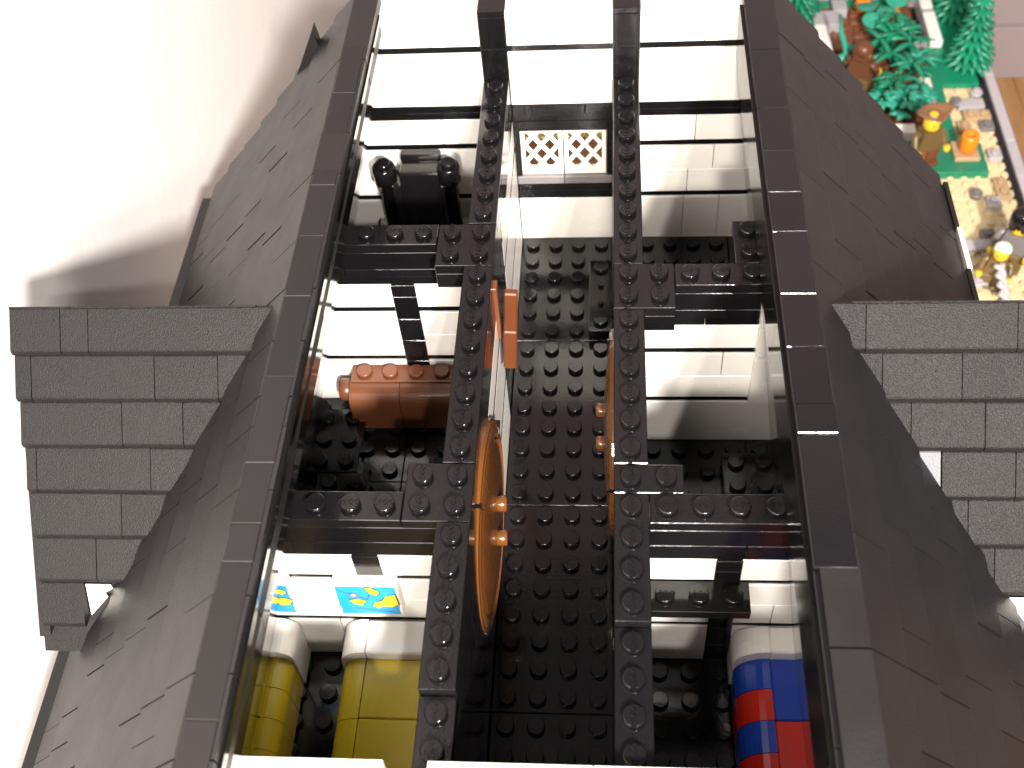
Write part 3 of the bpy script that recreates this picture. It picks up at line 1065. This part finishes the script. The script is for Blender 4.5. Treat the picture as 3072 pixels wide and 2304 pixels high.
def plant(name, x, y, label, kind, m, seed, size=1.0, group="garden plants", z=ZT + .5):
    rn = random.Random(seed)
    t = thing(name, (x, y, z), label, "plant", group)
    b = MB()
    b.tube([(x, y, z - .2), (x + .05, y, z + .6 * size), (x, y + .08, z + 1.2 * size)], [.16, .12, .1])
    b.build("stem", m, t)
    if kind == 'lobed':
        for k in range(9):
            a = k * 2.4 + rn.uniform(-.2, .2)
            rad = (.5 + .9 * (k / 9)) * size
            b = MB()
            c = Vector((x + rad * math.cos(a), y + rad * math.sin(a), z + (1.5 - .8 * k / 9) * size))
            for j in range(3):
                aa = a + (j - 1) * 1.0
                leaf(b, c - Vector((math.cos(a), math.sin(a), 0)) * .25, (math.cos(aa), math.sin(aa), .15), .85 * size, .33 * size, .25)
            b.build("leaf_fan", m, t)
    elif kind == 'frond':
        for k in range(8):
            a = k * math.pi / 4 + rn.uniform(-.3, .3)
            b = MB()
            L = rn.uniform(1.6, 2.4) * size
            leaf(b, (x, y, z + rn.uniform(.3, 1.2) * size), (math.cos(a), math.sin(a), rn.uniform(.2, .7)), L, .24 * size, .5, n=7, thick=.1)
            b.build("frond", m, t)
    else:
        for k in range(3):
            a = k * 2.1 + rn.uniform(-.3, .3)
            b = MB()
            c = (x + 1.0 * math.cos(a) * size, y + 1.0 * math.sin(a) * size, z + 1.0 * size)
            b.lathe([(.08, -.12), (.7 * size, .12), (.85 * size, .3), (.8 * size, .34), (.1, .02)], 18, c, mtx=Matrix.Rotation(rn.uniform(-.4, .4), 4, 'X'))
            b.build("round_leaf", m, t)
    return t


plant("leafy_plant", 27.0, 37.4, "bushy green plant with rounded leaves between the white edging and the hatted figure", 'lobed', LGREEN, 1, 1.15)
plant("leafy_plant", 25.3, 37.6, "bushy green plant half hidden by the roof edge in the front of the soil bed", 'lobed', LGREEN, 2, 1.0)
plant("leafy_plant", 28.3, 38.6, "rounded green plant leaning over the grey edging", 'lobed', LGREEN, 6, .9)
plant("frond_plant", 27.1, 40.6, "green plant with long hanging fronds above the bushy plants", 'frond', GREEN, 3, 1.1)
plant("frond_plant", 27.0, 43.3, "green spiky plant right of the brown haired figure", 'frond', GREEN, 4, 1.25)
plant("frond_plant", 27.4, 46.0, "dense green plant below the orange pumpkin", 'frond', GREEN, 5, 1.3)
plant("frond_plant", 29.2, 43.6, "low green plant beside the white edging end", 'frond', LGREEN, 8, .9)
plant("frond_plant", 28.7, 47.2, "upright green plant against the right white edging", 'frond', LGREEN, 9, .8)
plant("leafy_plant", 26.2, 38.9, "green plant with rounded leaves just behind the front bushy plants", 'lobed', GREEN, 21, 1.05)
plant("frond_plant", 28.2, 41.9, "dark green frond plant between the low plant and the hanging fronds", 'frond', GREEN, 22, 1.2)
plant("frond_plant", 26.2, 45.4, "green frond plant left of the dense one, behind the brown haired figure", 'frond', GREEN, 23, 1.3)
plant("frond_plant", 28.6, 45.3, "green frond plant leaning toward the short grey edging", 'frond', GREEN, 24, 1.2)
plant("leafy_plant", 27.6, 47.6, "dark green rounded plant directly below the nearer orange pumpkin", 'lobed', GREEN, 25, 1.1)
plant("disc_plant", 26.3, 48.9, "turquoise green plant with large round leaves between the pumpkins", 'disc', LGREEN, 10, 1.0)
plant("disc_plant", 28.8, 51.4, "turquoise green plant with large round leaves right of the pumpkins", 'disc', LGREEN, 11, 1.05)
plant("disc_plant", 25.0, 52.9, "turquoise green round leaved plant at the top edge of the photo", 'disc', LGREEN, 12, 1.0)
for (x, y, lab) in ((28.0, 49.9, "orange pumpkin nearer the right white edging"), (25.8, 51.4, "orange pumpkin farther left at the top edge")):
    o = thing("pumpkin", (x, y, ZT + .3), lab, "pumpkin", "orange pumpkins in the soil bed")
    b = MB()
    n = 20
    prof = [(.25, 0), (.62, .2), (.72, .6), (.6, 1.0), (.3, 1.15), (.12, 1.1)]
    b.lathe(prof, n, (x, y, ZT + .3))
    b.v = [(x + (vx - x) * (1 + .06 * math.cos(8 * math.atan2(vy - y, vx - x))), y + (vy - y) * (1 + .06 * math.cos(8 * math.atan2(vy - y, vx - x))), vz) for vx, vy, vz in b.v]
    b.build("body", ORANGE, o)
    b = MB()
    b.tube([(x, y, ZT + 1.35), (x + .05, y, ZT + 1.7), (x + .15, y, ZT + 1.85)], [.1, .08, .06])
    b.build("stalk", GREEN, o)


def pine(x, y, z, H, R, label):
    t = thing("toy_pine_tree", (x, y, z), label, "toy tree", "toy pine trees behind the garden")
    b = MB()
    b.tube([(x, y, z - .3), (x, y, z + H * .5), (x, y, z + H)], [.5, .35, .08], 10)
    b.build("trunk", GREEN, t)
    tiers = 9
    for k in range(tiers):
        zz = z + .6 + (H - 1.2) * k / tiers
        rad = R * (1 - k / (tiers + .6))
        b = MB()
        n = max(8, int(16 * (1 - k / 14)))
        for i in range(n):
            a = 2 * math.pi * (i + .5 * (k % 2)) / n
            leaf(b, (x, y, zz + .5), (math.cos(a), math.sin(a), -.08), rad * random.uniform(.9, 1.06), .34 * rad / R + .1, .28, n=4, thick=.14)
        b.build("branch_tier", GREEN, t)
    return t


pine(33.2, 43.9, ZT, 8.5, 2.1, "dark green toy pine tree at the garden corner, nearest the grey border")
pine(33.4, 50.6, ZT, 9.0, 2.2, "dark green toy pine tree farther back at the top edge of the photo")
pine(20.2, 50.6, ZT, 7.0, 2.2, "green toy pine tree peeping over the right roof beside the grey edging")
pine(20.0, 56.5, ZT, 8.0, 2.4, "green toy pine tree at the top edge behind the right roof")
pine(17.4, 47.5, ZT, 7.0, 2.0, "green toy pine tree mostly hidden by the right roof")


# ---- toy figures
def figure(x, y, z, rz, label, legs, torso, headgear, gear_m, skin=SKIN, size=1.0):
    t = thing("toy_figure", (0, 0, 0), label, "toy figure", "toy figures in the garden")
    def bld(b, n, m, par=None):
        return b.build(n, m, par or t)
    b = MB()
    for s_ in (-1, 1):
        q = MB()
        q.box(s_ * .5 - .46, s_ * .5 + .46, -.45, .45, 0, 1.35, .05)
        q.box(s_ * .5 - .46, s_ * .5 + .46, -.75, .45, 0, .35, .05)
        bld(q, "leg", legs)
    q = MB()
    q.box(-.95, .95, -.45, .45, 1.36, 1.62, .05)
    bld(q, "hips", legs)
    q = MB()
    vs = [(-1, -.5, 1.63), (1, -.5, 1.63), (1, .5, 1.63), (-1, .5, 1.63), (-.68, -.5, 3.2), (.68, -.5, 3.2), (.68, .5, 3.2), (-.68, .5, 3.2)]
    q.add(vs, [(0, 3, 2, 1), (4, 5, 6, 7), (0, 1, 5, 4), (1, 2, 6, 5), (2, 3, 7, 6), (3, 0, 4, 7)])
    bld(q, "torso", torso)
    for s_ in (-1, 1):
        q = MB()
        q.tube([(s_ * .72, .05, 2.95), (s_ * 1.05, .0, 2.6), (s_ * 1.2, -.35, 2.0), (s_ * 1.18, -.6, 1.75)], [.26, .3, .27, .22], 10)
        a = bld(q, "arm", torso)
        q = MB()
        q.lathe([(.24, -.2), (.26, 0), (.24, .2)], 12, (s_ * 1.18, -.85, 1.65))
        bld(q, "hand", skin, a)
    q = MB()
    q.lathe([(.38, 3.2), (.55, 3.3), (.62, 3.5), (.62, 4.1), (.5, 4.3), (.3, 4.32), (.3, 4.5)], 18)
    h = bld(q, "head", skin)
    for s_ in (-1, 1):
        q = MB()
        q.lathe([(.07, -.02), (.07, .02)], 8, (s_ * .22, -.61, 3.85), axis='Y')
        bld(q, "eye", BLACK, h)
    q = MB()
    if headgear == 'hair':
        q.lathe([(.66, 3.75), (.72, 3.95), (.7, 4.25), (.5, 4.5), (.2, 4.58)], 16, (0, .2, 0))
        q.box(-.62, .62, .35, .75, 3.1, 4.2, .12)
    elif headgear == 'tricorn':
        n = 24
        prof = [(.45, 4.55, 1), (.62, 4.3, 1), (.98, 4.66, 1), (1.04, 4.76, 1), (.92, 4.76, 1), (.66, 4.45, 1), (.42, 4.5, 1), (.1, 4.4, 1)]
        vs, fs = [], []
        for (rr_, zz, _) in prof:
            for i in range(n):
                a = 2 * math.pi * i / n
                k = 1 + (.32 * math.cos(2 * a) if rr_ > .8 else .1 * math.cos(2 * a))
                vs.append((rr_ * k * math.cos(a) * 1.05, rr_ * (1.0 - .12 * math.cos(2 * a)) * math.sin(a) * .95, zz + (.16 * math.cos(2 * a) if rr_ > .8 else 0)))
        for j in range(len(prof) - 1):
            for i in range(n):
                fs.append((j * n + i, j * n + (i + 1) % n, (j + 1) * n + (i + 1) % n, (j + 1) * n + i))
        q.add(vs, fs, True)
    elif headgear == 'helmet':
        n = 20
        q.lathe([(.8, 3.5), (.84, 4.0), (.78, 4.5), (.55, 4.85), (.2, 5.0)], n, (0, .2, 0))
        q.box(-.8, .8, .25, .85, 3.0, 3.8, .12)
    g = bld(q, {'hair': "hair", 'tricorn': "hat", 'helmet': "helmet"}[headgear], gear_m, h)
    # pose: move the whole figure
    t.location = (x * S, y * S, z * S)
    t.rotation_euler = (0, 0, rz)
    t.scale = (size, size, size)
    return t


figure(23.9, 40.4, ZT + .45, 2.6, "brown haired toy figure in brown standing in the soil bed among the plants", OLIVE, BROWN, 'hair', BROWN)
figure(27.5, 31.5, ZT + .62, .35, "toy figure in brown with a pointed tricorn hat beside the orange barrel", SOIL, OLIVE, 'tricorn', HATB)
figure(30.2, 19.4, ZT + .2, -.4, "toy figure with white hair and yellow face next to the rope", OLIVE, OLIVE, 'hair', WHITE, size=.8)
figure(31.6, 21.2, ZT + .2, -.5, "toy figure in a black helmet at the right edge, its yellow face showing", OLIVE, DGREY, 'helmet', BLACK)
# green stalk held up by the brown haired figure
b = MB()
b.tube([(23.0, 41.2, -29.9), (22.95, 42.4, -29.2), (22.7, 43.6, -28.7), (22.65, 45.2, -28.0)], [.16, .24, .2, .12], 10)
b.lathe([(.1, 0), (.34, .1), (.38, .35), (.1, .55)], 12, (22.6, 41.6, -29.7))
b.lathe([(.1, 0), (.3, .1), (.34, .3), (.1, .5)], 12, (23.2, 42.5, -29.4))
tag(b.build("plant_stalk", LGREEN, base=(23.0, 41.2, -29.9)), "bright green knobbly stalk held up by the brown haired figure", "plant stalk")
# twisted pale rope beside the white haired figure
t = thing("rope", (30.7, 17.3, ZT + .3), "twisted pale grey rope hanging down in front of the white haired figure", "rope")
for ph in (0, math.pi):
    b = MB()
    pts = []
    for i in range(40):
        s_ = i / 39
        a = s_ * 13 + ph
        p = Vector((30.7 - .75 * s_, 17.3 + 1.3 * s_, ZT + .5 + 2.4 * s_))
        pts.append(p + Vector((math.cos(a) * .2, 0, math.sin(a) * .2)))
    b.tube(pts, .18, 8)
    b.build("strand", GREY, t)
